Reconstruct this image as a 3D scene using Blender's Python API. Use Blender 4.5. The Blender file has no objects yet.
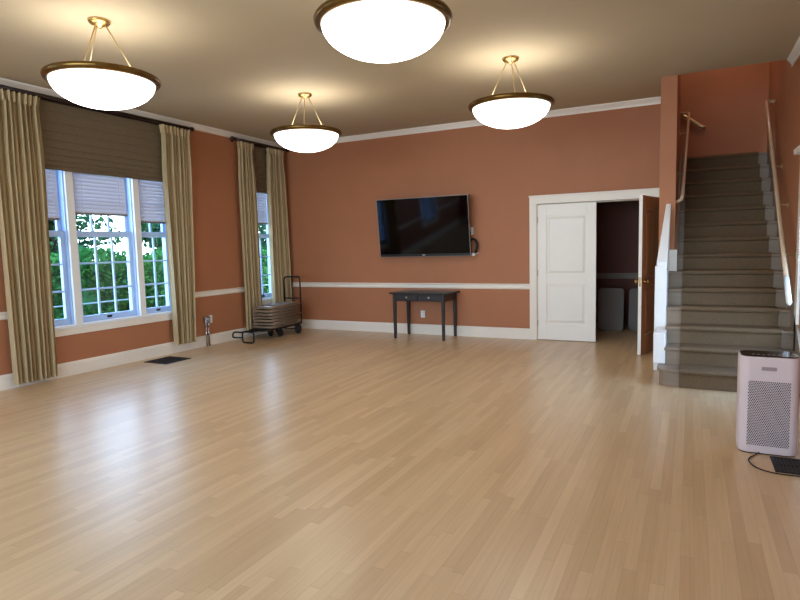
import bpy, math, random
from mathutils import Vector, Matrix
random.seed(7)
PI = math.pi
scene = bpy.context.scene
C = scene.collection

# ------------------------------------------------------------------ helpers
def lin(h):
    h = h.lstrip('#')
    o = []
    for i in (0, 2, 4):
        v = int(h[i:i+2], 16) / 255
        o.append(v / 12.92 if v <= .04045 else ((v + .055) / 1.055) ** 2.4)
    return (o[0], o[1], o[2], 1)

def nd(nt, kind, loc=(0, 0), **kw):
    n = nt.nodes.new(kind)
    n.location = loc
    for k, v in kw.items():
        setattr(n, k, v)
    return n

def mat(name, col, rough=.5, metal=0., var=.06, scale=6., bump=0., bscale=60., spec=.5, stretch=None, coat=0., emis=None, estr=0.):
    m = bpy.data.materials.new(name)
    m.use_nodes = True
    nt = m.node_tree
    b = nt.nodes['Principled BSDF']
    c = lin(col) if isinstance(col, str) else col
    b.inputs['Roughness'].default_value = rough
    b.inputs['Metallic'].default_value = metal
    b.inputs['Specular IOR Level'].default_value = spec
    b.inputs['Coat Weight'].default_value = coat
    tc = nd(nt, 'ShaderNodeTexCoord', (-900, 0))
    mp = nd(nt, 'ShaderNodeMapping', (-740, 0))
    if stretch:
        mp.inputs['Scale'].default_value = stretch
    nt.links.new(tc.outputs['Object'], mp.inputs['Vector'])
    nz = nd(nt, 'ShaderNodeTexNoise', (-560, 0))
    nz.inputs['Scale'].default_value = scale
    nz.inputs['Detail'].default_value = 4
    nt.links.new(mp.outputs[0], nz.inputs['Vector'])
    rp = nd(nt, 'ShaderNodeValToRGB', (-360, 0))
    rp.color_ramp.elements[0].position = .3
    rp.color_ramp.elements[1].position = .7
    rp.color_ramp.elements[0].color = tuple(max(0, x * (1 - var)) for x in c[:3]) + (1,)
    rp.color_ramp.elements[1].color = tuple(min(1, x * (1 + var)) for x in c[:3]) + (1,)
    nt.links.new(nz.outputs['Fac'], rp.inputs[0])
    nt.links.new(rp.outputs[0], b.inputs['Base Color'])
    if bump:
        n2 = nd(nt, 'ShaderNodeTexNoise', (-560, -300))
        n2.inputs['Scale'].default_value = bscale
        n2.inputs['Detail'].default_value = 3
        nt.links.new(mp.outputs[0], n2.inputs['Vector'])
        bp = nd(nt, 'ShaderNodeBump', (-300, -300))
        bp.inputs['Strength'].default_value = bump
        bp.inputs['Distance'].default_value = .01
        nt.links.new(n2.outputs['Fac'], bp.inputs['Height'])
        nt.links.new(bp.outputs[0], b.inputs['Normal'])
    if emis:
        b.inputs['Emission Color'].default_value = lin(emis)
        b.inputs['Emission Strength'].default_value = estr
    return m

class MB:
    def __init__(s):
        s.v = []; s.f = []
    def add(s, vs, fs):
        o = len(s.v)
        s.v += [tuple(v) for v in vs]
        s.f += [tuple(i + o for i in f) for f in fs]
        return s
    def box(s, x0, x1, y0, y1, z0, z1):
        if x0 > x1: x0, x1 = x1, x0
        if y0 > y1: y0, y1 = y1, y0
        if z0 > z1: z0, z1 = z1, z0
        v = [(x0, y0, z0), (x1, y0, z0), (x1, y1, z0), (x0, y1, z0), (x0, y0, z1), (x1, y0, z1), (x1, y1, z1), (x0, y1, z1)]
        return s.add(v, [(0, 3, 2, 1), (4, 5, 6, 7), (0, 1, 5, 4), (1, 2, 6, 5), (2, 3, 7, 6), (3, 0, 4, 7)])
    def prism(s, poly, axis, a, b):
        # poly: 2-D points; axis 0: (y,z) along x, 1: (x,z) along y, 2: (x,y) along z
        def P(p, t):
            return (t, p[0], p[1]) if axis == 0 else (p[0], t, p[1]) if axis == 1 else (p[0], p[1], t)
        n = len(poly)
        ar = sum(poly[i][0] * poly[(i + 1) % n][1] - poly[(i + 1) % n][0] * poly[i][1] for i in range(n))
        vs = [P(p, a) for p in poly] + [P(p, b) for p in poly]
        fs = [tuple(range(n - 1, -1, -1)), tuple(range(n, 2 * n))] + [(i, (i + 1) % n, n + (i + 1) % n, n + i) for i in range(n)]
        flip = (ar < 0) ^ (axis == 1) ^ (b < a)
        if flip:
            fs = [f[::-1] for f in fs]
        return s.add(vs, fs)
    def tube(s, pts, r, n=10, closed=False):
        pts = [Vector(p) for p in pts]
        m = len(pts)
        rs = r if isinstance(r, (list, tuple)) else [r] * m
        vs = []
        up = None
        for i, p in enumerate(pts):
            if closed:
                t = (pts[(i + 1) % m] - pts[i - 1]).normalized()
            else:
                t = (pts[min(i + 1, m - 1)] - pts[max(i - 1, 0)]).normalized()
            if up is None:
                up = Vector((0, 0, 1)) if abs(t.z) < .9 else Vector((1, 0, 0))
            a = t.cross(up)
            if a.length < 1e-5:
                a = t.cross(Vector((0, 1, 0)))
            a.normalize()
            b = a.cross(t).normalized()
            up = b
            for k in range(n):
                w = 2 * PI * k / n
                vs.append(p + (a * math.cos(w) + b * math.sin(w)) * rs[i])
        fs = []
        for i in range(m if closed else m - 1):
            j = (i + 1) % m
            for k in range(n):
                l = (k + 1) % n
                fs.append((i * n + k, j * n + k, j * n + l, i * n + l))
        if not closed:
            fs.append(tuple(range(n)))
            fs.append(tuple(range((m - 1) * n + n - 1, (m - 1) * n - 1, -1)))
        return s.add(vs, fs)
    def lathe(s, prof, n=32, c=(0, 0, 0), axis=2):
        vs = []
        for (r, h) in prof:
            for k in range(n):
                w = 2 * PI * k / n
                x, y = r * math.cos(w), r * math.sin(w)
                if axis == 2: vs.append((c[0] + x, c[1] + y, c[2] + h))
                elif axis == 0: vs.append((c[0] + h, c[1] + x, c[2] + y))
                else: vs.append((c[0] + y, c[1] + h, c[2] + x))
        fs = []
        for i in range(len(prof) - 1):
            for k in range(n):
                l = (k + 1) % n
                fs.append((i * n + k, i * n + l, (i + 1) * n + l, (i + 1) * n + k))
        if prof[0][0] > 1e-6:
            fs.append(tuple(range(n - 1, -1, -1)))
        if prof[-1][0] > 1e-6:
            o = (len(prof) - 1) * n
            fs.append(tuple(range(o, o + n)))
        return s.add(vs, fs)
    def grid(s, fn, nu, nv):
        vs = [fn(i / nu, j / nv) for j in range(nv + 1) for i in range(nu + 1)]
        w = nu + 1
        fs = [(j * w + i, j * w + i + 1, (j + 1) * w + i + 1, (j + 1) * w + i) for j in range(nv) for i in range(nu)]
        return s.add(vs, fs)
    def build(s, name, m, parent=None, loc=None, bevel=0., smooth=False, solid=0., seg=2, origin=None):
        me = bpy.data.meshes.new(name)
        vs = s.v
        if origin:
            vs = [(v[0] - origin[0], v[1] - origin[1], v[2] - origin[2]) for v in vs]
        me.from_pydata(vs, [], s.f)
        me.validate()
        me.materials.append(m)
        if smooth:
            for p in me.polygons:
                p.use_smooth = True
        o = bpy.data.objects.new(name, me)
        C.objects.link(o)
        if parent is not None:
            o.parent = parent
        if loc is not None:
            o.location = loc
        elif origin:
            o.location = origin
        if solid:
            md = o.modifiers.new('solid', 'SOLIDIFY')
            md.thickness = solid
        if bevel:
            md = o.modifiers.new('bevel', 'BEVEL')
            md.width = bevel
            md.segments = seg
            md.limit_method = 'ANGLE'
            md.angle_limit = math.radians(35)
            md.harden_normals = False
        return o

def weld(o, dist=1e-4):
    md = o.modifiers.new('weld', 'WELD')
    md.merge_threshold = dist

def tag(o, label=None, cat=None, group=None, kind=None):
    if label: o['label'] = label
    if cat: o['category'] = cat
    if group: o['group'] = group
    if kind: o['kind'] = kind
    return o

def thing(name, label, cat, loc=(0, 0, 0), rz=0., group=None):
    o = bpy.data.objects.new(name, None)
    o.empty_display_size = .1
    C.objects.link(o)
    o.location = loc
    o.rotation_euler = (0, 0, rz)
    return tag(o, label, cat, group)

def struct(name, mb, m, bevel=0., parent=None, **kw):
    o = mb.build(name, m, parent, bevel=bevel, **kw)
    if parent is None:
        o['kind'] = 'structure'
    return o

def sroot(name, loc=(0, 0, 0)):
    o = bpy.data.objects.new(name, None)
    o.empty_display_size = .1
    C.objects.link(o)
    o.location = loc
    o['kind'] = 'structure'
    return o

def copy_tree(o, parent=None):
    c = o.copy()
    C.objects.link(c)
    if parent is not None:
        c.parent = parent
    for ch in list(o.children):
        copy_tree(ch, c)
    return c

def rrect(w, h, r, n=5, cx=0., cy=0.):
    pts = []
    for (sx, sy, a0) in ((1, 1, 0), (-1, 1, 90), (-1, -1, 180), (1, -1, 270)):
        for k in range(n + 1):
            a = math.radians(a0 + 90 * k / n)
            pts.append((cx + sx * (w / 2 - r) + r * math.cos(a), cy + sy * (h / 2 - r) + r * math.sin(a)))
    return pts

def arc_path(pts, r, n=6, closed=False):
    """polyline with rounded corners"""
    P = [Vector(p) for p in pts]
    out = []
    m = len(P)
    for i in range(m):
        if not closed and i in (0, m - 1):
            out.append(P[i]); continue
        a, b, c = P[i - 1], P[i], P[(i + 1) % m]
        d1 = (a - b); d2 = (c - b)
        rr = min(r, d1.length * .45, d2.length * .45)
        p0 = b + d1.normalized() * rr; p2 = b + d2.normalized() * rr
        for k in range(n + 1):
            t = k / n
            out.append(p0 * (1 - t) ** 2 + b * 2 * t * (1 - t) + p2 * t * t)
    return out

# ------------------------------------------------------------------ dimensions
H = 3.36          # ceiling
W = 7.63          # right wall
YR = -10.8        # rear wall
YP = -1.04        # front plane of the stair wall / edge of ceiling
SX0, SX1 = 6.337, 6.515   # stair wall
YF = 1.75         # far wall of the landing
HT = 5.3

# ------------------------------------------------------------------ materials
M = {}
M['wall'] = mat('terracotta_paint', '#ab714f', .55, var=.03, scale=2.5, bump=.08, bscale=160, spec=.3)
M['closet_wall'] = mat('closet_shaded_paint', '#6b3626', .6, var=.05, scale=2.5)  # terracotta taken darker, with the closet's shade in the colour
M['ceiling'] = mat('beige_ceiling_paint', '#b9a98c', .8, var=.02, scale=1.5, bump=.05, bscale=140, spec=.2)
M['trim'] = mat('cream_trim_paint', '#e9e1d4', .38, var=.02, scale=4)
M['white'] = mat('white_trim_paint', '#ececea', .35, var=.015, scale=4)
M['sashskylit'] = mat('white_sash_painted_skylight', '#b0ccf2', .4, var=.02, scale=5)  # white sashes with the sky's blue glare put into the colour
M['sash'] = mat('white_sash_paint', '#e6e6e4', .4, var=.02, scale=5)
M['door'] = mat('white_door_paint', '#efebe3', .4, var=.015, scale=3)
M['shadedleaf'] = mat('door_leaf_painted_shade', '#c49a70', .4, var=.22, scale=3, stretch=(6, 6, .35))  # white leaf in shade: the brown shade is painted into the colour
M['curtain'] = mat('beige_curtain_cloth', '#bba781', .9, var=.12, scale=9, stretch=(6, 6, .5), bump=.15, bscale=300, spec=.1)
M['shade'] = mat('brown_woven_shade', '#7a6a54', .9, var=.16, scale=40, stretch=(1, 1, 8), bump=.3, bscale=200, spec=.1)
M['rod'] = mat('dark_bronze_rod', '#2b1a14', .4, metal=.3, var=.1)
M['bronze'] = mat('antique_brass_rim', '#6e5327', .28, metal=.85, var=.2, scale=12)
M['brass'] = mat('polished_brass', '#c0a062', .25, metal=.9, var=.08)
M['brassdull'] = mat('pale_brass_rod', '#c9b184', .35, metal=.7, var=.08)
M['black'] = mat('black_lacquer', '#1d1716', .42, var=.12, scale=8)
M['blackmetal'] = mat('black_powder_coated_metal', '#131313', .45, metal=.2, var=.1)
M['rubber'] = mat('black_rubber', '#161515', .75, var=.1)
M['tvframe'] = mat('silver_television_bezel', '#8b8782', .35, metal=.6, var=.04)
M['tvback'] = mat('black_television_plastic', '#0b0b0c', .4, var=.05)
M['screen'] = mat('glossy_dark_screen', '#010102', .06, var=.02, spec=.3)
M['chrome'] = mat('chrome', '#b9b9bd', .18, metal=1., var=.05)
M['silver'] = mat('brushed_silver', '#bfbab0', .35, metal=.8, var=.05)
M['plate'] = mat('white_plastic', '#e8e6e2', .35, var=.02)
M['dark'] = mat('dark_slot', '#0a0a0a', .6, var=.05)
M['vent'] = mat('black_vent_metal', '#1a1817', .5, metal=.4, var=.1)
M['taupe'] = mat('taupe_chair_enamel', '#8b7763', .45, metal=.1, var=.08)
M['taupedark'] = mat('brown_chair_seat', '#75634f', .5, var=.1)
M['purifier'] = mat('pinkish_white_plastic', '#cbb9b7', .4, var=.015, scale=3)
M['purtop'] = mat('black_glass_panel', '#0d0d0c', .15, var=.05)
M['purplate'] = mat('grey_nameplate', '#8f8080', .4, var=.05)
M['tread'] = mat('grey_brown_painted_wood', '#84725f', .45, var=.08, scale=5, stretch=(1, 6, 6))
M['runner'] = mat('olive_brown_carpet', '#6d5a45', .97, var=.18, scale=90, bump=.5, bscale=500, spec=.05)
M['railwood'] = mat('varnished_handrail', '#c0a283', .3, var=.12, scale=6, stretch=(6, .6, .6), coat=.2)
M['blind'] = None
M['folded'] = mat('folding_table_shaded_plastic', '#6f6963', .6, var=.04)  # pale table plastic greyed, closet shade included in the colour
M['leaf'] = None
M['bark'] = mat('brown_bark', '#4a3a2c', .9, var=.3, scale=12, bump=.6, bscale=30)
M['core'] = mat('dark_green_hedge_core', '#2a5c2e', .95, var=.4, scale=8)
M['ground'] = mat('garden_soil', '#8d897c', .95, var=.25, scale=3)
M['rail'] = mat('pale_garden_rail', '#7f8f92', .5, var=.05)

def blind_mat():
    m = bpy.data.materials.new('white_blind_slats')
    m.use_nodes = True
    nt = m.node_tree; nt.nodes.clear()
    out = nd(nt, 'ShaderNodeOutputMaterial', (400, 0))
    mx = nd(nt, 'ShaderNodeMixShader', (200, 0)); mx.inputs[0].default_value = .12
    d = nd(nt, 'ShaderNodeBsdfDiffuse', (0, 100))
    t = nd(nt, 'ShaderNodeBsdfTranslucent', (0, -100))
    nz = nd(nt, 'ShaderNodeTexNoise', (-400, 0)); nz.inputs['Scale'].default_value = 3
    rp = nd(nt, 'ShaderNodeValToRGB', (-250, 0))
    rp.color_ramp.elements[0].color = lin('#b5b0b6'); rp.color_ramp.elements[1].color = lin('#c5c1c6')
    nt.links.new(nz.outputs['Fac'], rp.inputs[0])
    nt.links.new(rp.outputs[0], d.inputs[0]); nt.links.new(rp.outputs[0], t.inputs[0])
    nt.links.new(d.outputs[0], mx.inputs[1]); nt.links.new(t.outputs[0], mx.inputs[2])
    nt.links.new(mx.outputs[0], out.inputs[0])
    return m
M['blind'] = blind_mat()

def glass_mat():
    m = bpy.data.materials.new('window_glass')
    m.use_nodes = True
    nt = m.node_tree; nt.nodes.clear()
    out = nd(nt, 'ShaderNodeOutputMaterial', (400, 0))
    mx = nd(nt, 'ShaderNodeMixShader', (200, 0))
    lw_ = nd(nt, 'ShaderNodeLayerWeight', (-500, 200)); lw_.inputs['Blend'].default_value = .5
    pw = nd(nt, 'ShaderNodeMath', (-300, 200), operation='POWER'); pw.inputs[1].default_value = 5.
    fr = nd(nt, 'ShaderNodeMath', (-100, 200), operation='MULTIPLY_ADD'); fr.inputs[1].default_value = .9; fr.inputs[2].default_value = .03
    nt.links.new(lw_.outputs['Facing'], pw.inputs[0]); nt.links.new(pw.outputs[0], fr.inputs[0])
    t = nd(nt, 'ShaderNodeBsdfTransparent', (0, 0)); t.inputs[0].default_value = (.95, .97, .97, 1)
    g = nd(nt, 'ShaderNodeBsdfGlossy', (0, -150)); g.inputs['Roughness'].default_value = .02
    nt.links.new(fr.outputs[0], mx.inputs[0]); nt.links.new(t.outputs[0], mx.inputs[1]); nt.links.new(g.outputs[0], mx.inputs[2])
    nt.links.new(mx.outputs[0], out.inputs[0])
    return m
M['glass'] = glass_mat()

def leaf_mat(name, a, b, c):
    m = bpy.data.materials.new(name)
    m.use_nodes = True
    nt = m.node_tree; nt.nodes.clear()
    out = nd(nt, 'ShaderNodeOutputMaterial', (400, 0))
    mx = nd(nt, 'ShaderNodeMixShader', (200, 0)); mx.inputs[0].default_value = .35
    d = nd(nt, 'ShaderNodeBsdfDiffuse', (0, 100))
    t = nd(nt, 'ShaderNodeBsdfTranslucent', (0, -100))
    geo = nd(nt, 'ShaderNodeNewGeometry', (-500, 0))
    rp = nd(nt, 'ShaderNodeValToRGB', (-250, 0))
    rp.color_ramp.elements[0].color = lin(a); rp.color_ramp.elements[1].color = lin(c)
    e = rp.color_ramp.elements.new(.5); e.color = lin(b)
    nt.links.new(geo.outputs['Random Per Island'], rp.inputs[0])
    nt.links.new(rp.outputs[0], d.inputs[0]); nt.links.new(rp.outputs[0], t.inputs[0])
    nt.links.new(d.outputs[0], mx.inputs[1]); nt.links.new(t.outputs[0], mx.inputs[2])
    nt.links.new(mx.outputs[0], out.inputs[0])
    return m
M['leaf'] = leaf_mat('hedge_leaves', '#1a4422', '#33682f', '#568f48')
M['treeleaf'] = leaf_mat('tree_leaves', '#14311f', '#244c2e', '#3f6c44')

def floor_mat():
    m = bpy.data.materials.new('maple_strip_floor')
    m.use_nodes = True
    nt = m.node_tree
    L = nt.links.new
    b = nt.nodes['Principled BSDF']
    tc = nd(nt, 'ShaderNodeTexCoord', (-2000, 0))
    sp = nd(nt, 'ShaderNodeSeparateXYZ', (-1850, 0))
    L(tc.outputs['Object'], sp.inputs[0])
    def mth(op, a, bb=None, loc=(0, 0)):
        n = nd(nt, 'ShaderNodeMath', loc, operation=op)
        if isinstance(a, (int, float)): n.inputs[0].default_value = a
        else: L(a, n.inputs[0])
        if bb is not None:
            if isinstance(bb, (int, float)): n.inputs[1].default_value = bb
            else: L(bb, n.inputs[1])
        return n.outputs[0]
    bw, bl = .057, .85
    xs = mth('DIVIDE', sp.outputs['X'], bw)
    row = mth('FLOOR', xs)
    wn = nd(nt, 'ShaderNodeTexWhiteNoise', (-1500, 0), noise_dimensions='1D')
    L(row, wn.inputs['W'])
    off = mth('MULTIPLY', wn.outputs['Value'], 7.3)
    ys = mth('ADD', mth('DIVIDE', sp.outputs['Y'], bl), off)
    brd = mth('FLOOR', ys)
    cv = nd(nt, 'ShaderNodeCombineXYZ', (-1200, 0))
    L(row, cv.inputs[0]); L(brd, cv.inputs[1])
    w2 = nd(nt, 'ShaderNodeTexWhiteNoise', (-1050, 0), noise_dimensions='2D')
    L(cv.outputs[0], w2.inputs['Vector'])
    rp = nd(nt, 'ShaderNodeValToRGB', (-850, 0))
    cr = rp.color_ramp
    cr.elements[0].position = 0; cr.elements[0].color = lin('#c4a47b')
    cr.elements[1].position = 1; cr.elements[1].color = lin('#d4b68c')
    e = cr.elements.new(.5); e.color = lin('#ccad83')
    L(w2.outputs['Value'], rp.inputs[0])
    # grain
    mp = nd(nt, 'ShaderNodeMapping', (-1500, -400)); mp.inputs['Scale'].default_value = (60, 2.2, 1)
    L(tc.outputs['Object'], mp.inputs[0])
    nz = nd(nt, 'ShaderNodeTexNoise', (-1300, -400)); nz.inputs['Scale'].default_value = 1.; nz.inputs['Detail'].default_value = 5
    L(mp.outputs[0], nz.inputs['Vector'])
    gr = nd(nt, 'ShaderNodeMapRange', (-1100, -400))
    gr.inputs[1].default_value = .3; gr.inputs[2].default_value = .7; gr.inputs[3].default_value = .94; gr.inputs[4].default_value = 1.05
    L(nz.outputs['Fac'], gr.inputs[0])
    # seams
    fx = mth('FRACT', xs); fy = mth('FRACT', ys)
    dx = mth('MINIMUM', fx, mth('SUBTRACT', 1., fx))
    dy = mth('MINIMUM', fy, mth('SUBTRACT', 1., fy))
    sx = mth('LESS_THAN', dx, .016)
    sy = mth('LESS_THAN', dy, .0018)
    seam = mth('MAXIMUM', sx, sy)
    sf = mth('SUBTRACT', 1., mth('MULTIPLY', seam, .2))
    tot = mth('MULTIPLY', gr.outputs[0], sf)
    mx = nd(nt, 'ShaderNodeVectorMath', (-300, 0), operation='SCALE')
    L(rp.outputs[0], mx.inputs[0]); L(tot, mx.inputs['Scale'])
    L(mx.outputs[0], b.inputs['Base Color'])
    # worn varnish
    n3 = nd(nt, 'ShaderNodeTexNoise', (-800, -600)); n3.inputs['Scale'].default_value = 2.0; n3.inputs['Detail'].default_value = 2
    L(tc.outputs['Object'], n3.inputs['Vector'])
    rr = nd(nt, 'ShaderNodeMapRange', (-600, -600))
    rr.inputs[1].default_value = .3; rr.inputs[2].default_value = .7; rr.inputs[3].default_value = .27; rr.inputs[4].default_value = .33
    L(n3.outputs['Fac'], rr.inputs[0])
    b.inputs['Roughness'].default_value = .3
    b.inputs['Specular IOR Level'].default_value = .5
    bp = nd(nt, 'ShaderNodeBump', (-300, -400)); bp.inputs['Strength'].default_value = .12; bp.inputs['Distance'].default_value = .002
    L(sf, bp.inputs['Height']); L(bp.outputs[0], b.inputs['Normal'])
    return m
M['floor'] = floor_mat()

# ------------------------------------------------------------------ room shell
T = .2  # wall thickness
fl = MB()
fl.box(-T, W + T, YR - T, 0, -.15, 0)
fl.box(4.3, SX0, 0, 2.2, -.15, 0)
struct('floor', fl, M['floor'])

ce = MB()
ce.box(-T, W + T, YR - T, YP, H, H + .3)
ce.box(-T, SX0, YP, .2, H, H + .3)
struct('ceiling', ce, M['ceiling'])
struct('ceiling_stairwell', MB().box(4.9, W + T, YP - .1, YF + .2, HT, HT + .1), M['wall'])

# windows in the left wall: (name, y0, y1)
WZ0, WZ1 = .60, 2.98
WINS = [(-4.75, -2.66), (-1.0, -.33), (-8.30, -7.15)]
wl = MB()
ys = [YR - T]
for (a, b) in sorted(WINS):
    ys += [a, b]
ys.append(T)
for i in range(0, len(ys), 2):
    wl.box(-T, 0, ys[i], ys[i + 1], 0, H)
for (a, b) in WINS:
    wl.box(-T, 0, a, b, 0, WZ0)
    wl.box(-T, 0, a, b, WZ1, H)
struct('wall_left', wl, M['wall'])

DX0, DX1, DZ = 4.625, 6.325, 2.035   # double door opening
wb = MB()
wb.box(0, DX0, 0, T, 0, H)
wb.box(DX0, DX1, 0, T, DZ, H)
wb.box(DX1, SX0, 0, T, 0, H)
struct('wall_back', wb, M['wall'])

# right wall with the glazed door opening
RY0, RY1, RZ = -3.15, -2.02, 2.13
wr = MB()
wr.box(W, W + T, YR - T, RY0, 0, H)
wr.box(W, W + T, RY1, .12, 0, HT)
wr.box(W, W + T, RY0, RY1, RZ, H)
wr.box(W + .05, W + T, .12, YF + T, 0, HT)
struct('wall_right', wr, M['wall'])

RW = (.9, 6.9, .7, 2.8)  # unseen rear window, enlarged to throw daylight on the back wall
wq = MB()
wq.box(0, RW[0], YR - T, YR, 0, H); wq.box(RW[1], W, YR - T, YR, 0, H)
wq.box(RW[0], RW[1], YR - T, YR, 0, RW[2]); wq.box(RW[0], RW[1], YR - T, YR, RW[3], H)
struct('wall_rear', wq, M['wall'])

ws = MB()
ws.box(SX0, SX1, YP, .9, 0, HT)
struct('wall_stair', ws, M['wall'], bevel=.004)
wf = MB()
wf.box(4.9, W + T, YF, YF + T, 2.2, HT)
wf.box(4.9, SX0, .7, .9, 2.75, HT)
wf.box(4.8, 4.9, .7, YF + T, 2.2, HT)
wf.box(SX1, W + T, YP - .12, YP - .005, H + .3, HT)
struct('wall_landing', wf, M['wall'])
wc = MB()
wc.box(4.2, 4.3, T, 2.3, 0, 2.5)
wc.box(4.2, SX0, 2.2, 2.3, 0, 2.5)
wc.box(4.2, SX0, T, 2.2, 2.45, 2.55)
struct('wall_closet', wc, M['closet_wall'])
struct('trim_closet_rail', MB().box(4.3, SX0, 2.18, 2.2, .80, .9), M['tread'])  # darker tread colour stands in for shade on the closet rail
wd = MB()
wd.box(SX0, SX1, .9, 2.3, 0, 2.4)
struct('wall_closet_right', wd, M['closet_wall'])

# baseboards
def base_prof(h, d):
    return [(0, 0), (d, 0), (d, h - .03), (d * .75, h - .022), (d * .75, h - .012), (d * .35, h), (0, h)]
bb = MB(); bb.prism([(p[0], p[1]) for p in base_prof(.165, .02)], 1, YR, 0)
struct('baseboard_left', bb, M['trim'])
bb = MB(); bb.prism([(-p[0], p[1]) for p in base_prof(.165, .02)], 0, .02, DX0 - .105)
struct('baseboard_back', bb, M['trim'])
bb = MB()
bb.prism([(W - p[0], p[1]) for p in base_prof(.165, .02)], 1, YR, RY0 - .12)
bb.prism([(W - p[0], p[1]) for p in base_prof(.165, .02)], 1, RY1 + .12, -2.44 + .0) if RY1 + .12 < -2.44 else None
struct('baseboard_right', bb, M['trim'])
bb = MB(); bb.prism([(YR + p[0], p[1]) for p in base_prof(.165, .02)], 0, .02, W - .02)
struct('baseboard_rear', bb, M['trim'])

# chair rail
def rail_prof():
    return [(0, .765), (.012, .765), (.022, .785), (.016, .80), (.016, .825), (.028, .84), (.022, .85), (0, .85)]
cr_ = MB()
seg = [YR] + [e for (a, b) in sorted(WINS) for e in (a - .1, b + .1)] + [0]
for i in range(0, len(seg), 2):
    cr_.prism(rail_prof(), 1, seg[i], seg[i + 1])
struct('trim_rail_left', cr_, M['trim'])
cr_ = MB(); cr_.prism([(-p[0], p[1]) for p in rail_prof()], 0, .02, DX0 - .105)
struct('trim_rail_back', cr_, M['trim'])

# crown moulding
def crown_prof():
    return [(0, H), (0, H - .085), (.012, H - .085), (.016, H - .06), (.035, H - .03), (.05, H - .016), (.055, H)]
k = MB(); k.prism(crown_prof(), 1, YR, 0); struct('trim_crown_left', k, M['trim'])
k = MB(); k.prism([(-p[0], p[1]) for p in crown_prof()], 0, 0, SX0); struct('trim_crown_back', k, M['trim'])
k = MB(); k.prism([(W - p[0], p[1]) for p in crown_prof()], 1, YR, YP); struct('trim_crown_right', k, M['trim'])

# ------------------------------------------------------------------ windows
def window(name, spans, z0, z1, zm, o0, o1):
    """double-hung sashes set in the left wall"""
    root = sroot(name, (0, (o0 + o1) / 2, z0))
    O = tuple(root.location)
    def put(mb, nm, m, parent, bevel=.003):
        o = mb.build(nm, m, None, bevel=bevel, origin=O)
        o.location = (0, 0, 0)
        o.parent = parent
        return o
    f = MB()
    cw = .09
    f.box(-.0, .022, o0 - cw, o0 + .02, z0 - .02, z1 + cw)
    f.box(-.0, .022, o1 - .02, o1 + cw, z0 - .02, z1 + cw)
    f.box(-.0, .022, o0 + .02, o1 - .02, z1 - .02, z1 + cw)
    for i in range(len(spans) - 1):
        f.box(-.02, .018, spans[i][1] + .012, spans[i + 1][0] - .012, z0 + .001, z1 - .001)
    put(f, 'window_frame', M['sash'], root)
    f = MB()
    f.box(-.19, 0, o0 + .001, o0 + .025, z0 + .001, z1 - .001)
    f.box(-.19, 0, o1 - .025, o1 - .001, z0 + .001, z1 - .001)
    f.box(-.19, 0, o0 + .025, o1 - .025, z1 - .03, z1 - .001)
    put(f, 'jamb', M['sashskylit'], root)
    for i in range(len(spans) - 1):
        f = MB(); f.box(-.19, -.021, spans[i][1], spans[i + 1][0], z0 + .001, z1 - .03)
        put(f, 'mullion', M['sashskylit'], root)
    s = MB()
    s.box(-.19, -.0005, o0 + .001, o1 - .001, z0 - .022, z0 + .012)
    s.box(.0, .034, o0 - cw - .03, o1 + cw + .03, z0 - .03, z0 + .006)
    put(s, 'window_sill', M['sash'], root)
    a = MB(); a.box(0, .02, o0 - cw, o1 + cw, z0 - .11, z0 - .022)
    put(a, 'window_apron', M['trim'], root)
    for (a0, a1, cols) in spans:
        for (zz0, zz1, x0, x1, nm, br, tr) in ((z0 + .012, zm + .045, -.10, -.06, 'lower_sash', .075, .075), (zm - .02, z1 - .03, -.145, -.105, 'upper_sash', .065, .055)):
            sm = MB()
            st = .05
            sm.box(x0, x1, a0, a0 + st, zz0, zz1); sm.box(x0, x1, a1 - st, a1, zz0, zz1)
            sm.box(x0, x1, a0 + st, a1 - st, zz0, zz0 + br); sm.box(x0, x1, a0 + st, a1 - st, zz1 - tr, zz1)
            gy0, gy1, gz0, gz1 = a0 + st, a1 - st, zz0 + br, zz1 - tr
            for q in range(1, cols):
                yy = gy0 + (gy1 - gy0) * q / cols
                sm.box(x0 + .006, x1 - .006, yy - .011, yy + .011, gz0, gz1)
            for q in range(1, 3):
                zz = gz0 + (gz1 - gz0) * q / 3
                sm.box(x0 + .008, x1 - .008, gy0, gy1, zz - .011, zz + .011)
            so = put(sm, nm, M['sashskylit'], root)
            gm = MB()
            xm = (x0 + x1) / 2
            gm.box(xm - .002, xm + .002, gy0, gy1, gz0, gz1)
            put(gm, 'pane', M['glass'], so, bevel=0)
            if nm == 'lower_sash':
                lm_ = MB(); yc = (a0 + a1) / 2
                lm_.box(x1, x1 + .006, yc - .035, yc + .035, zz0 + .022, zz0 + .052)
                lm_.box(x1 + .006, x1 + .026, yc - .022, yc + .022, zz0 + .040, zz0 + .050)
                put(lm_, 'sash_lift', M['blackmetal'], so)
    return root

SP1 = [(-4.725, -4.235, 2), (-4.115, -3.30, 3), (-3.185, -2.685, 2)]
window('window_1', SP1, WZ0, WZ1, 1.70, *WINS[0])
window('window_2', [(-.975, -.355, 2)], WZ0, WZ1, 1.70, *WINS[1])
window('window_3', [(-8.275, -7.76, 2), (-7.69, -7.175, 2)], WZ0, WZ1, 1.70, *WINS[2])

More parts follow.
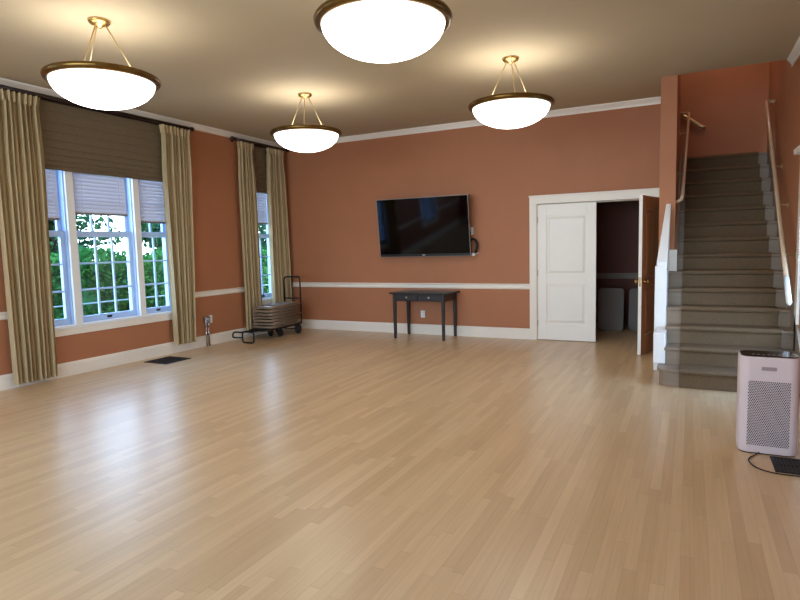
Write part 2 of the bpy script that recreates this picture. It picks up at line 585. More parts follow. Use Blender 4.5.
# unseen fill-light window in the rear wall (behind the camera)
root = sroot('window_rear_fill', ((RW[0] + RW[1]) / 2, YR, RW[2]))
f = MB()
for (x0, x1, z0, z1) in ((RW[0], RW[0] + .06, RW[2], RW[3]), (RW[1] - .06, RW[1], RW[2], RW[3]), (RW[0], RW[1], RW[2], RW[2] + .06), (RW[0], RW[1], RW[3] - .06, RW[3]), (2.87, 2.93, RW[2], RW[3]), (4.87, 4.93, RW[2], RW[3])):
    f.box(x0, x1, YR - .12, YR - .05, z0, z1)
o = f.build('window_frame', M['sash'], None, origin=tuple(root.location)); o.location = (0, 0, 0); o.parent = root  # frame of the unseen fill-light window

# glazed door in the right wall
root = sroot('door_3', (W, (RY0 + RY1) / 2, 0))
RO = tuple(root.location)
def rp_(mb, nm, m, parent=None, bevel=.003):
    o = mb.build(nm, m, None, bevel=bevel, origin=RO); o.location = (0, 0, 0); o.parent = parent or root
    return o
f = MB()
f.box(W - .025, W, RY1 - .01, RY1 + .115, 0, RZ + .11)
f.box(W - .025, W, RY0 - .115, RY0 + .01, 0, RZ + .11)
f.box(W - .025, W, RY0 + .01, RY1 - .01, RZ - .01, RZ + .11)
f.prism([(RY0 - .15, RZ + .11), (RY1 + .15, RZ + .11), (RY1 + .19, RZ + .165), (RY0 - .19, RZ + .165)], 0, W - .07, W)
rp_(f, 'door_casing', M['trim'])
f = MB()
f.box(W + .03, W + .07, RY0 + .002, RY0 + .1, .01, RZ); f.box(W + .03, W + .07, RY1 - .1, RY1 - .002, .01, RZ)
f.box(W + .03, W + .07, RY0 + .1, RY1 - .1, .01, .28); f.box(W + .03, W + .07, RY0 + .1, RY1 - .1, RZ - .11, RZ)
for zz in (.68, 1.1, 1.5): f.box(W + .035, W + .065, RY0 + .1, RY1 - .1, zz - .012, zz + .012)
for t_ in (1 / 3, 2 / 3):
    yy = RY0 + .1 + (RY1 - RY0 - .2) * t_
    f.box(W + .035, W + .065, yy - .012, yy + .012, .28, RZ - .11)
lf = rp_(f, 'door_leaf', M['white'])
g = MB(); g.box(W + .048, W + .052, RY0 + .1, RY1 - .1, .28, RZ - .11)
rp_(g, 'pane', M['glass'], lf, 0)

# ------------------------------------------------------------------ double door in the back wall
root = sroot('trim_door_casing', (DX0, 0, 0))
f = MB()
cw = .105
f.box(DX0 - cw, DX0 + .004, -.024, 0, 0, DZ)
f.box(DX1 - .004, SX0 - .001, -.024, 0, 0, DZ)
f.box(DX0 - cw, SX0 - .001, -.026, 0, DZ, DZ + .105)
f.box(DX0 - cw - .008, SX0 - .001, -.034, 0, DZ + .105, DZ + .128)
f.box(DX0 - .0, DX0 + .012, .0, .2, 0, DZ); f.box(DX1 - .012, DX1, 0, .2, 0, DZ); f.box(DX0, DX1, .05, .2, DZ - .012, DZ)
o = f.build('casing', M['trim'], None, bevel=.004, origin=tuple(root.location)); o.location = (0, 0, 0); o.parent = root

def leaf_mesh(w, h, t):
    """door leaf in local coords: hinge edge at x=0, front face at y=0 (room side), two recessed panels with raised fields"""
    m_ = MB()
    st = .13
    zs = [(.24, .86), (.98, h - .16)]
    d = .017
    m_.box(0, st, 0, t, 0, h); m_.box(w - st, w, 0, t, 0, h)
    m_.box(st, w - st, 0, t, 0, zs[0][0]); m_.box(st, w - st, 0, t, zs[0][1], zs[1][0]); m_.box(st, w - st, 0, t, zs[1][1], h)
    for (a, b) in zs:
        m_.box(st, w - st, d, t - d, a, b)
        for (y0, y1) in ((d, .004), (t - d, t - .004)):
            x0, x1, z0, z1 = st + .02, w - st - .02, a + .02, b - .02
            q = .035
            vs = [(x0, y0, z0), (x1, y0, z0), (x1, y0, z1), (x0, y0, z1), (x0 + q, y1, z0 + q), (x1 - q, y1, z0 + q), (x1 - q, y1, z1 - q), (x0 + q, y1, z1 - q)]
            fs = [(0, 1, 5, 4), (1, 2, 6, 5), (2, 3, 7, 6), (3, 0, 4, 7), (4, 5, 6, 7)]
            if y1 > y0: fs = [f_[::-1] for f_ in fs]
            m_.add(vs, fs)
    return m_
def hinges(parent, t, hx, h):
    for z in (.25, h / 2, h - .22):
        k = MB(); k.tube([(hx, -.006, z - .045), (hx, -.006, z + .045)], .007, 8)
        k.build('hinge', M['silver'], parent, smooth=False)
LW = (DX1 - DX0 - .024) / 2 - .004
d1 = leaf_mesh(LW, DZ - .022, .042).build('door_1', M['door'], None, bevel=.002)
d1['kind'] = 'structure'
d1.location = (DX0 + .014, .002, .008)
hinges(d1, .042, -.001, DZ - .02)
d2 = leaf_mesh(LW, DZ - .022, .042).build('door_2', M['door'], None, bevel=.002)
d2['kind'] = 'structure'
d2.data.materials.append(M['shadedleaf'])
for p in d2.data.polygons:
    if p.normal.y > .5 or (p.center.y > .022 and .1 < p.center.x < LW - .1): p.material_index = 1  # room face gets the painted shade, edge and back stay white
# hinge on the right jamb, swung into the room
d2.location = (DX1 - .016, -.012, .008)
d2.rotation_euler = (0, 0, math.radians(180 + 75.5))
k = MB()
for s in (1, -1):
    yb = .042 if s == 1 else 0.
    k.lathe([(.024, 0), (.026, s * .006), (.012, s * .012), (.010, s * .03), (.022, s * .040), (.027, s * .054), (.022, s * .066), (.0, s * .070)], 16, (LW - .065, yb, .93), 1)
k.box(LW - .012, LW + .001, .010, .032, .87, .99)
k.build('door_knob', M['brass'], d2, smooth=False)
hinges(d2, .042, -.001, DZ - .02)

# folding tables leaning in the closet
def closet_table(x0, w, h, y, label):
    r = thing('folding_table', label, 'folding table', (x0 + w / 2, y, 0))
    t = MB(); t.prism(rrect(w, h, .06, 6, 0, h / 2), 1, -.02, .02)
    o = t.build('tabletop', M['folded'], r, bevel=.004); o.rotation_euler = (math.radians(-8), 0, 0)
    l = MB()
    for sx in (-1, 1):
        l.tube(arc_path([(sx * w * .35, .035, .08), (sx * w * .35, .035, h - .1), (0, .035, h - .1)], .05), .012, 8)
    o = l.build('folded_leg', M['blackmetal'], r, smooth=True); o.rotation_euler = (math.radians(-8), 0, 0)
    return r
closet_table(5.33, .40, .70, 1.25, 'pale folding table leaning inside the dark closet beside the closed white leaf')
closet_table(5.79, .40, .68, 1.45, 'pale folding table half hidden in the closet behind the open leaf')

# ------------------------------------------------------------------ staircase
N = 14
RUN = .255
Y1 = -2.445   # nosing plane of the first riser
def zt(n): return n * (.1755 + .0009 * n)
stair = thing('staircase', 'carpeted staircase with grey painted treads and white end panels rising through the ceiling', 'staircase', (7.05, Y1, 0))
SO = tuple(stair.location)
def sp_(mb, nm, m, parent=None, bevel=.004, smooth=False):
    o = mb.build(nm, m, None, bevel=bevel, origin=SO, smooth=smooth); o.location = (0, 0, 0); o.parent = parent or stair
    return o
XR = W - .025
for n in range(1, N + 1):
    y = Y1 + (n - 1) * RUN
    z = zt(n); zb = zt(n - 1)
    xl = 6.458 if n <= 6 else 6.54
    y_next = y + RUN if n < N else YF - .002
    tr = MB()
    if n == 1:
        # bullnose bottom step that curls round the post
        poly = [(XR, y - .03), (6.50, y - .02), (6.44, y + .0), (6.405, y + .05), (6.40, y + .12), (6.40, y_next + .03), (XR, y_next + .03)]
        tr.prism(poly, 2, z - .032, z)
        sp_(tr, 'tread', M['tread'], bevel=.008)
        r = MB()
        poly = [(XR, y), (6.51, y + .005), (6.455, y + .025), (6.425, y + .07), (6.42, y + .14), (6.42, y_next), (XR, y_next)]
        r.prism(poly, 2, 0.001, z - .032)
        sp_(r, 'riser', M['tread'], bevel=.002)
    else:
        x1 = XR if n < N else W + .045
        if n < N:
            if n == 6:
                tr.box(xl, 6.54, y - .028, YP - .001, z - .032, z)
                tr.box(6.54, XR, y - .028, y_next + .02, z - .032, z)
            else:
                tr.box(xl, XR, y - .028, y_next + .02, z - .032, z)
        else:
            tr.box(SX1 + .005, XR, y - .028, YF - .002, z - .032, z)
        sp_(tr, 'tread', M['tread'], bevel=.008)
        r = MB(); r.box(xl, XR, y, y + .02, zb, z - .032)
        sp_(r, 'riser', M['tread'], bevel=0)
struct('floor_landing', MB().box(4.92, SX1 + .004, .905, YF - .002, zt(N) - .15, zt(N)), M['tread'])
# runner carpet: follows risers, nosings and treads
RX0, RX1 = 6.605, 7.50
prof = []
th = .012
prof_o = []
for n in range(1, N + 1):
    y = Y1 + (n - 1) * RUN
    z = zt(n); zb = zt(n - 1)
    prof_o += [(y - .001 - th, zb + (th if n > 1 else .004)), (y - .001 - th, z - .040), (y - .034 - th * .6, z - .030), (y - .038 - th, z - .012), (y - .026, z + th)]
prof_o.append((Y1 + (N - 1) * RUN + .55, zt(N) + th))
def runner():
    m_ = MB()
    n_ = len(prof_o)
    vs = [(RX0, p[0], p[1]) for p in prof_o] + [(RX1, p[0], p[1]) for p in prof_o]
    fs = [(i + 1, i, n_ + i, n_ + i + 1) for i in range(n_ - 1)]
    m_.add(vs, fs)
    return m_
o = sp_(runner(), 'stair_runner', M['runner'], bevel=0)
md = o.modifiers.new('solid', 'SOLIDIFY'); md.thickness = -.011; md.offset = 1
o['label'] = 'olive brown carpet runner'
# skirts
sk = MB()
yb, ye = Y1 - .03, Y1 + (N - 1) * RUN
pts = [(yb, 0), (yb, zt(1) + .10), (ye, zt(N) + .14), (ye, 0)]
sk.prism(pts, 0, XR, W - .001)
sp_(sk, 'right_skirt', M['tread'], bevel=0)
sk = MB()
y7 = YP + .001
pts = [(y7, zt(6)), (y7, zt(6) + .24), (.1, zt(10) + .24), (.88, zt(14) + .12), (.88, zt(10))]
sk.prism(pts, 0, SX1 + .001, 6.54)
sp_(sk, 'left_skirt', M['tread'], bevel=0)
# carriage under the treads (closes the side and back)
# white stepped end panels on the open left side
p_ = MB()
p_.box(6.335, 6.457, -1.70, YP - .001, 0, 1.17)
o = sp_(p_, 'knee_wall', M['white'], bevel=.008)
p_ = MB()
p_.box(6.355, 6.470, -2.205, -1.701, zt(1) + .001, .50)
sp_(p_, 'newel_post', M['white'], bevel=.012)
p_ = MB()
v = [(6.352, -1.695, 1.17), (6.457, -1.695, 1.17), (6.457, YP - .001, 1.17), (6.352, YP - .001, 1.17),
     (6.352, -1.695, 1.215), (6.457, -1.695, 1.215), (6.466, YP - .001, 1.885), (6.415, YP - .001, 1.885)]
p_.add(v, [(0, 3, 2, 1), (4, 5, 6, 7), (0, 1, 5, 4), (1, 2, 6, 5), (2, 3, 7, 6), (3, 0, 4, 7)])
sp_(p_, 'sloped_cap', M['white'], bevel=.003)
p_ = MB(); p_.box(6.459, 6.54, YP - .022, YP - .001, zt(6) + .001, zt(6) + .255)
sp_(p_, 'plinth_block', M['trim'], bevel=.004)

# handrails
def handrail(name, pts, r, brackets, label, wallx, m=M['railwood'], tip=None):
    root = thing(name, label, 'handrail', pts[0])
    O = tuple(root.location)
    k = MB(); k.tube(arc_path(pts, .05, 6), r, 14)
    o = k.build('rail', m, None, smooth=True, origin=O); o.location = (0, 0, 0); o.parent = root
    for (bx, by, bz) in brackets:
        k = MB()
        if wallx is not None:
            k.tube(arc_path([(bx, by, bz - r), (bx, by, bz - .06), (wallx, by, bz - .075)], .03), .010, 8)
            k.lathe([(.036, 0), (.036, -.008 if wallx > bx else .008), (.012, -.016 if wallx > bx else .016)], 14, (wallx, by, bz - .075), 0)
        else:
            k.tube(arc_path([(bx, by, bz - r), (bx, by, bz - .05), (bx, YF, bz - .065)], .03), .007, 8)
            k.lathe([(.026, 0), (.026, -.006), (.010, -.012)], 14, (bx, YF, bz - .065), 1)
        o = k.build('bracket', M['brassdull'], None, smooth=True, origin=O); o.location = (0, 0, 0); o.parent = root
    if tip:
        k = MB(); k.tube(tip, [r * 1.12] * (len(tip) - 1) + [r * .7], 14)
        o = k.build('end_tip', M['white'], None, smooth=True, origin=O); o.location = (0, 0, 0); o.parent = root
        o['label'] = 'white wrapped end'
    return root
def lerp(a, b, t): return tuple(a[i] + (b[i] - a[i]) * t for i in range(3))
RA, RB = (7.50, -2.37, .86), (7.565, .71, 3.28)
handrail('handrail', [RA, RB, (7.575, .80, 3.30), (W + .045, .80, 3.30)], .021,
         [lerp(RA, RB, .42), lerp(RA, RB, .62), lerp(RA, RB, .2)], 'wooden handrail along the right side of the staircase with a white lower end', W, tip=[RA, lerp(RA, RB, .04), lerp(RA, RB, .085)][::-1] + [lerp(RA, RB, -.008)])
LA, LB = (6.585, -1.0, 1.965), (6.625, .80, 3.25)
handrail('handrail', [(SX1, -0.98, 1.90), (6.575, -0.98, 1.93), LA, LB, (6.625, .86, 3.28), (SX1, .86, 3.28)], .020,
         [lerp(LA, LB, .3), lerp(LA, LB, .8)], 'wooden handrail along the left side of the stairs, ending at the wall corner', SX1)
handrail('handrail', [(5.4, YF - .06, 4.28), (6.80, YF - .06, 3.21), (6.84, YF - .055, 3.20), (6.84, YF, 3.20)], .028,
         [(6.62, YF - .06, 3.345), (5.7, YF - .06, 4.05)], 'short sloping wooden handrail on the landing wall at the top of the stairs', None, M['brassdull'])

# ------------------------------------------------------------------ curtains, rods, shades, blinds
def curtain(label, y0, y1, z0, z1, X, folds, seed, y0b, y1b):
    rnd = random.Random(seed)
    ph = rnd.random() * 6
    rt = thing('curtain', label, 'curtain', (X, (y0 + y1) / 2, z0), 0, 'beige pleated curtains on the left wall')
    O = tuple(rt.location)
    w1 = [rnd.uniform(-.5, .5) for _ in range(4)]
    zh = z1 - .11
    def fold(u, a, sharp):
        s = math.sin(2 * PI * folds * u + ph + w1[0] * math.sin(5 * u + w1[1] * 4) )
        s += .45 * math.sin(2 * PI * folds * 1.63 * u + ph * 2 + w1[2] * 5)
        return a * (abs(s) ** .75) * (1 if s > 0 else -1)
    def body(u, v):
        # v 0 bottom .. 1 top
        z = z0 + (zh - z0) * v
        ya = y0b + (y0 - y0b) * v; yb_ = y1b + (y1 - y1b) * v
        nar = .05 * math.exp(-((1 - v) / .12) ** 2)
        ya += nar * .6; yb_ -= nar * .6
        a = .044 - .004 * v
        du = .006 * math.sin(v * 4 + seed + u * 9)
        return (X + fold(u + du, a, 0), ya + (yb_ - ya) * u + .012 * math.cos(2 * PI * folds * u + ph), z)
    m_ = MB().grid(body, folds * 14, 22)
    o = m_.build('drape', M['curtain'], None, smooth=True, origin=O); o.location = (0, 0, 0); o.parent = rt
    def head(u, v):
        z = zh - .004 + (z1 - zh) * v
        nar = .03 * (1 - v)
        ya, yb_ = y0 + nar * .6, y1 - nar * .6
        a = .026 + .004 * v
        s = abs(math.sin(PI * folds * 1.0 * u + ph))
        return (X + .008 + fold(u, .028 + .006 * v, 0) + .012 * (s - .5), ya + (yb_ - ya) * u, z + .006 * math.sin(2 * PI * folds * u + ph))
    m_ = MB().grid(head, folds * 14, 5)
    o = m_.build('pleated_heading', M['curtain'], None, smooth=True, origin=O); o.location = (0, 0, 0); o.parent = rt
    return rt
CX = .122
ZT = 3.215
curtain('beige pleated curtain panel at the left edge of the wide window', -5.06, -4.53, .05, ZT, CX, 9, 1, -5.04, -4.575)
curtain('beige pleated curtain panel at the right side of the wide window, above the floor vent', -2.875, -2.33, .13, ZT, CX, 8, 2, -2.83, -2.46)
curtain('beige pleated curtain panel left of the narrow window, behind the cart', -1.36, -1.0, .13, ZT, CX, 7, 3, -1.34, -.96)
curtain('beige pleated curtain panel in the room corner, right of the narrow window', -.63, -.21, .13, ZT, CX, 7, 4, -.63, -.13)

def rod(label, y0, y1):
    zc = 3.243
    rt = thing('curtain_rod', label, 'curtain rod', (CX, (y0 + y1) / 2, zc))
    O = tuple(rt.location)
    def put(k, nm):
        o = k.build(nm, M['rod'], None, smooth=True, origin=O); o.location = (0, 0, 0); o.parent = rt
    put(MB().tube([(CX, y0, zc), (CX, y1, zc)], .024, 12), 'pole')
    for s, yy in ((-1, y0), (1, y1)):
        k = MB(); k.lathe([(.019, 0), (.027, s * .008), (.014, s * .016), (.028, s * .03), (.034, s * .05), (.024, s * .072), (0, s * .08)], 14, (CX, yy, zc), 1)
        put(k, 'finial')
    for yy in (y0 + .07, y1 - .07):
        k = MB(); k.tube([(.001, yy, zc), (CX, yy, zc)], .010, 8); k.lathe([(.03, 0.001), (.03, .008), (.012, .014)], 14, (0, yy, zc), 0)
        put(k, 'bracket')
    n = int((y1 - y0) / .055)
rod('long dark curtain rod above the wide window', -5.20, -2.34)
rod('short dark curtain rod above the narrow window near the corner', -1.41, -.10)

def roman(label, y0, y1, z0, z1, x):
    rt = thing('roman_shade', label, 'window shade', (x, (y0 + y1) / 2, z0))
    O = tuple(rt.location)
    prof = []
    n = 9
    hh = (z1 - z0)
    z = z1
    prof.append((0.004, z1))
    for i in range(n):
        # overlapping folds: taller at the top, tighter towards the hem
        h = hh * (1.45 - .9 * i / (n - 1)) / n
        z2 = z - h
        d = .024 + .009 * i / (n - 1)
        prof += [(.006 + d * .25, z - h * .4), (.006 + d * .7, z - h * .8), (.006 + d, z2 + .004), (.006 + d * .7, z2 - .004), (.008, z2 + .004)]
        z = z2
    zlow = min(p[1] for p in prof)
    m_ = MB()
    vs = []; fs = []
    ny = 24
    rnd = random.Random(3)
    for j in range(ny + 1):
        yy = y0 + (y1 - y0) * j / ny
        for i, p in enumerate(prof):
            sag = .0025 * math.sin(j * .6 + i * .3)
            vs.append((x + p[0] + .003 * math.sin(j * 1.3 + i), yy, p[1] - zlow + z0 + sag * (i > 3)))
    L_ = len(prof)
    for j in range(ny):
        for i in range(L_ - 1):
            fs.append((j * L_ + i, j * L_ + i + 1, (j + 1) * L_ + i + 1, (j + 1) * L_ + i))
    m_.add(vs, fs)
    o = m_.build('folded_cloth', M['shade'], None, solid=.002, origin=O); o.location = (0, 0, 0); o.parent = rt
    k = MB(); k.box(x, x + .03, y0, y1, z1 - .01, z1 + .02)
    o = k.build('head_rail', M['rod'], None, origin=O, bevel=.003); o.location = (0, 0, 0); o.parent = rt
roman('brown folded roman shade over the wide window', -4.50, -2.74, 2.44, 3.23, .023)
roman('brown folded roman shade over the narrow window near the corner', -.975, -.50, 2.44, 3.23, .023)

def blind(label, y0, y1, z0, z1, group=None):
    rt = thing('venetian_blind', label, 'blind', (-.04, (y0 + y1) / 2, z0), 0, group)
    O = tuple(rt.location)
    def put(k, nm, m, bevel=0):
        o = k.build(nm, m, None, origin=O, bevel=bevel); o.location = (0, 0, 0); o.parent = rt
    k = MB()
    z = z0 + .025
    while z < z1 - .03:
        # closed slat, slightly curved
        k.grid(lambda u, v: (-.040 - .013 * (v - .5) * 2 + .004 * math.sin(PI * v), y0 + (y1 - y0) * u, z + .050 * v), 1, 3)
        z += .046
    put(k, 'slats', M['blind'])
    put(MB().box(-.054, -.026, y0, y1, z0, z0 + .026), 'bottom_rail', M['folded'], .003)
    put(MB().box(-.058, -.022, y0, y1, z1 - .03, z1), 'head_rail', M['sash'], .003)
    for t_ in (.15, .85):
        yy = y0 + (y1 - y0) * t_
        put(MB().tube([(-.024, yy, z0 + .01), (-.024, yy, z1 - .01)], .0015, 5), 'cord', M['plate'])
blind('white venetian blind in the left sash of the wide window', -4.715, -4.30, 1.865, 2.945)
blind('white venetian blind in the middle sash of the wide window, ending highest', -4.105, -3.365, 1.945, 2.945)
blind('white venetian blind in the right sash of the wide window', -3.175, -2.705, 1.865, 2.945)
blind('white venetian blind in the narrow window near the corner', -.965, -.50, 1.905, 2.945)

# ------------------------------------------------------------------ pendant bowl lights
BOWL = bpy.data.materials.new('glowing_frosted_bowl')
BOWL.use_nodes = True
b = BOWL.node_tree.nodes['Principled BSDF']
b.inputs['Base Color'].default_value = (.9, .9, .9, 1)
b.inputs['Roughness'].default_value = .25
nt = BOWL.node_tree
tc = nd(nt, 'ShaderNodeTexCoord', (-700, 0)); sx_ = nd(nt, 'ShaderNodeSeparateXYZ', (-550, 0))
nt.links.new(tc.outputs['Object'], sx_.inputs[0])
mr = nd(nt, 'ShaderNodeMapRange', (-350, 0))
mr.inputs[1].default_value = -.01; mr.inputs[2].default_value = -.12; mr.inputs[3].default_value = 1.1; mr.inputs[4].default_value = 6.3
nt.links.new(sx_.outputs['Z'], mr.inputs[0])
geo = nd(nt, 'ShaderNodeNewGeometry', (-350, -300))
bk = nd(nt, 'ShaderNodeMath', (-180, -300), operation='MULTIPLY_ADD')   # the inside of the bowl glows less than its face
bk.inputs[1].default_value = -.6; bk.inputs[2].default_value = 1.
nt.links.new(geo.outputs['Backfacing'], bk.inputs[0])
ml = nd(nt, 'ShaderNodeMath', (-60, -150), operation='MULTIPLY')
nt.links.new(mr.outputs[0], ml.inputs[0]); nt.links.new(bk.outputs[0], ml.inputs[1])
nt.links.new(ml.outputs[0], b.inputs['Emission Strength'])
b.inputs['Emission Color'].default_value = lin('#fffaf4')
LAMPS = [(2.31, -5.36, .445, 'pendant bowl light nearest the wide window, left end of the row'),
         (2.39, -2.63, .442, 'smallest looking pendant bowl light, hanging left of the wall television'),
         (4.99, -2.65, .442, 'pendant bowl light hanging in front of the back wall, right of the wall television'),
         (4.90, -5.28, .442, 'largest looking pendant bowl light, cut by the top of the photo')]
def make_lamp(label, x, y, R, az):
    zr = 2.89
    rt = thing('pendant_light', label, 'ceiling light', (x, y, zr), az, 'bowl pendant lights')
    # local: z=0 at rim
    prof = []
    for i in range(15):
        a = PI / 2 * i / 14
        prof.append((R * .9 * math.cos(a) if i < 14 else 0., -.015 - .215 * math.sin(a)))
    m_ = MB().lathe(prof, 48)
    m_.f = [f for f in m_.f if len(f) < 10]
    m_.f = [f[::-1] for f in m_.f]
    o = m_.build('glass_bowl', BOWL, rt, smooth=True)
    o['label'] = 'glowing frosted glass bowl'
    pr = [(R * .89, -.030), (R * .93, -.036), (R * .985, -.022), (R, .0), (R * .985, .014), (R * .95, .020), (R * .92, .010), (R * .90, -.004), (R * .89, -.030)]
    m_ = MB(); m_.lathe(pr, 56); m_.f = [f for f in m_.f if len(f) < 10]
    m_.build('rim', M['bronze'], rt, smooth=True)
    zc = H - zr
    m_ = MB(); m_.lathe([(.0, zc - .06), (.018, zc - .058), (.026, zc - .045), (.05, zc - .035), (.075, zc - .028), (.085, zc - .015), (.088, zc - .001)], 28)
    m_.build('canopy', M['brass'], rt, smooth=True)
    for q in range(3):
        a = 2 * PI * q / 3
        p0 = (.045 * math.cos(a), .045 * math.sin(a), zc - .035); p1 = (R * .70 * math.cos(a), R * .70 * math.sin(a), -.05)
        m_ = MB(); m_.tube([p0, p1], .006, 8)
        m_.build('rod', M['brassdull'], rt, smooth=True)
    return rt
def lamp_light(x, y, power):
    l = bpy.data.lights.new('bulb', 'POINT')
    l.energy = power
    l.color = (1., .97, .92)
    l.shadow_soft_size = .16
    o = bpy.data.objects.new('bulb', l); C.objects.link(o)
    o.location = (x, y, 2.80)
for i, (x, y, R, lab) in enumerate(LAMPS):
    make_lamp(lab, x, y, R, (1.95 + PI, 2.1 + PI, .95, .3)[i])
    lamp_light(x, y, 5)

# ------------------------------------------------------------------ television on the back wall
tv = thing('television', 'wall-mounted flat television with black screen and thin silver bezel', 'television', (2.846, -.209, 1.76))
tv.rotation_euler = (math.radians(0), 0, 0)
Rm = Matrix.Rotation(.019, 4, 'Z') @ Matrix.Rotation(.108, 4, 'X')
tv.rotation_euler = Rm.to_euler()
w, h = 1.58, .945
k = MB()
k.box(-w / 2, w / 2, -.004, .045, -h / 2, h / 2)
k.build('housing', M['tvback'], tv, bevel=.006)
k = MB()
t_ = .010
k.box(-w / 2, w / 2, -.012, .02, h / 2 - t_, h / 2 + .001); k.box(-w / 2, -w / 2 + t_ * .8, -.012, .02, -h / 2, h / 2 - t_); k.box(w / 2 - t_ * .8, w / 2, -.012, .02, -h / 2, h / 2 - t_)
k.box(-w / 2, w / 2, -.012, .02, -h / 2, -h / 2 + .006)
k.build('bezel', M['tvframe'], tv, bevel=.002)
k = MB(); k.box(-w / 2 + .009, w / 2 - .009, -.009, -.003, -h / 2 + .045, h / 2 - .011)
k.build('screen', M['screen'], tv)
k = MB(); k.box(-w / 2 + .009, w / 2 - .009, -.010, -.003, -h / 2 + .006, -h / 2 + .044)
k.build('lower_bezel', M['tvback'], tv, bevel=.002)
k = MB(); k.prism(rrect(.055, .016, .007, 4, 0, -h / 2 + .026), 1, -.0115, -.010)
k.build('maker_mark', M['silver'], tv)
k = MB()
k.box(-.3, .3, .05, .07, -.2, .2)
k.box(-.25, -.2, .07, .13, -.22, .22); k.box(.2, .25, .07, .13, -.22, .22)
k.tube([(-.22, .10, -.1), (-.1, .175, 0)], .02, 8); k.tube([(.22, .10, -.1), (.1, .175, 0)], .02, 8)
k.box(-.14, .14, .165, .178, -.12, .12)
k.build('wall_mount', M['blackmetal'], tv, bevel=0)

# cable bundle and socket to the right of the television
k = thing('hanging_cord', 'coiled black cable hanging beside the lower right corner of the television', 'cord', (3.645, -.06, 1.435))
for j, (rr, yy, ez) in enumerate(((.080, -.0, 1.5), (.066, -.012, 1.6), (.092, .012, 1.35))):
    m_ = MB(); m_.tube([(rr * math.cos(a) * .8, yy + .006 * math.sin(3 * a), rr * math.sin(a) * ez) for a in [2 * PI * i / 26 for i in range(26)]], .0095, 8, closed=True)
    m_.build('loop', M['rubber'], k, smooth=True)
m_ = MB(); m_.tube([(-.03, 0, .11), (-.045, 0.01, .17), (-.05, .03, .235)], .006, 8)
m_.build('lead', M['rubber'], k, smooth=True)
m_ = MB(); m_.tube([(.0, .0, -.115), (.03, -.01, -.135), (.06, -.02, -.11), (.10, -.02, -.105)], .005, 8)
m_.build('white_lead', M['plate'], k, smooth=True)
m_ = MB(); m_.prism(rrect(.05, .05, .012, 4, .005, -.125), 1, -.03, .01)
m_.build('plug', M['plate'], k, bevel=.004)

def outlet(label, loc, facing, tw=.075, thh=.118, grp=None):
    r = thing('wall_outlet', label, 'outlet', loc, 0 if facing == 'y' else PI / 2, grp)
    m_ = MB(); m_.prism(rrect(tw, thh, .008, 3), 1, -.007, 0); m_.build('cover_plate', M['plate'], r, bevel=.002)
    for dz in (.025, -.025):
        m_ = MB(); m_.prism(rrect(.034, .030, .009, 4, 0, dz), 1, -.0085, -.006); m_.build('socket', M['plate'], r)
        s_ = MB(); s_.box(-.009, -.006, -.0092, -.008, dz - .006, dz + .008); s_.box(.006, .009, -.0092, -.008, dz - .006, dz + .008)
        s_.build('slot', M['dark'], r)
    return r
outlet('white outlet plate on the back wall under the black table', (2.731, -.001, .335), 'y')
outlet('white outlet plate just right of the television, above the cable coil', (3.595, -.001, 1.675), 'y')
outlet('white outlet plate on the left wall beside the chrome conduit box', (.001, -2.015, .405), 'x')

# conduit box on the left wall
k = thing('conduit_box', 'chrome electrical box with two conduits running down to the floor', 'electrical box', (.03, -2.125, 0))
m_ = MB(); m_.box(-.029, .03, -.05, .05, .36, .46); m_.build('box', M['chrome'], k, bevel=.008)
m_ = MB(); m_.box(.03, .036, -.035, .035, .375, .445); m_.tube([(.036, 0, .41), (.046, 0, .41)], .016, 12); m_.build('cover', M['chrome'], k, bevel=.003)
for s in (-1, 1):
    m_ = MB(); m_.tube([(.01, s * .026, .36), (.01, s * .026, .0)], .011, 10); m_.lathe([(.017, .30), (.017, .36)], 10, (.01, s * .026, 0)); m_.build('conduit', M['chrome'], k, smooth=True)

# ------------------------------------------------------------------ black console table
tb = thing('console_table', 'small black table with two drawers against the back wall under the television', 'table', (2.905, -.30, 0))
TW, TD, TH = .99, .56, .735
k = MB(); k.box(-TW / 2, TW / 2, -TD / 2 - .005, TD / 2 - .005, TH - .025, TH); k.build('tabletop', M['black'], tb, bevel=.006)
lx, ly = .415, .245
for sx in (-1, 1):
    for sy in (-1, 1):
        m_ = MB()
        x, y = sx * lx, sy * ly
        a, bt = .024, .019
        vs = [(x - bt, y - bt, 0), (x + bt, y - bt, 0), (x + bt, y + bt, 0), (x - bt, y + bt, 0)]
        vs += [(x - a, y - a, .60), (x + a, y - a, .60), (x + a, y + a, .60), (x - a, y + a, .60)]
        vs += [(x - a, y - a, TH - .026), (x + a, y - a, TH - .026), (x + a, y + a, TH - .026), (x - a, y + a, TH - .026)]
        fs = [(3, 2, 1, 0), (8, 9, 10, 11)]
        for q in (0, 4):
            for i in range(4):
                j = (i + 1) % 4
                fs.append((q + i, q + j, q + 4 + j, q + 4 + i))
        m_.add(vs, fs)
        m_.build('leg', M['black'], tb, bevel=.003)
k = MB()
k.box(-lx + .025, lx - .025, ly - .012, ly + .012, .60, TH - .026)
for sx in (-1, 1): k.box(sx * lx - .012, sx * lx + .012, -ly + .025, ly - .025, .60, TH - .026)
k.box(-lx + .025, lx - .025, -ly - .004, -ly + .014, .60, .612); k.box(-.012, .012, -ly - .004, -ly + .014, .612, TH - .026)
k.build('apron', M['black'], tb, bevel=.002)
for sx in (-1, 1):
    m_ = MB(); x0, x1 = (.014, lx - .028)
    if sx < 0: x0, x1 = -x1, -x0
    m_.box(x0, x1, -ly - .014, -ly + .006, .615, TH - .030)
    dr = m_.build('drawer', M['black'], tb, bevel=.003)
    q = MB(); q.lathe([(.006, 0), (.006, -.012), (.014, -.018), (.015, -.026), (.008, -.031), (0, -.032)], 14, (sx * .19, -ly - .014, .662), 1)
    q.build('knob', M['silver'], dr, smooth=True)

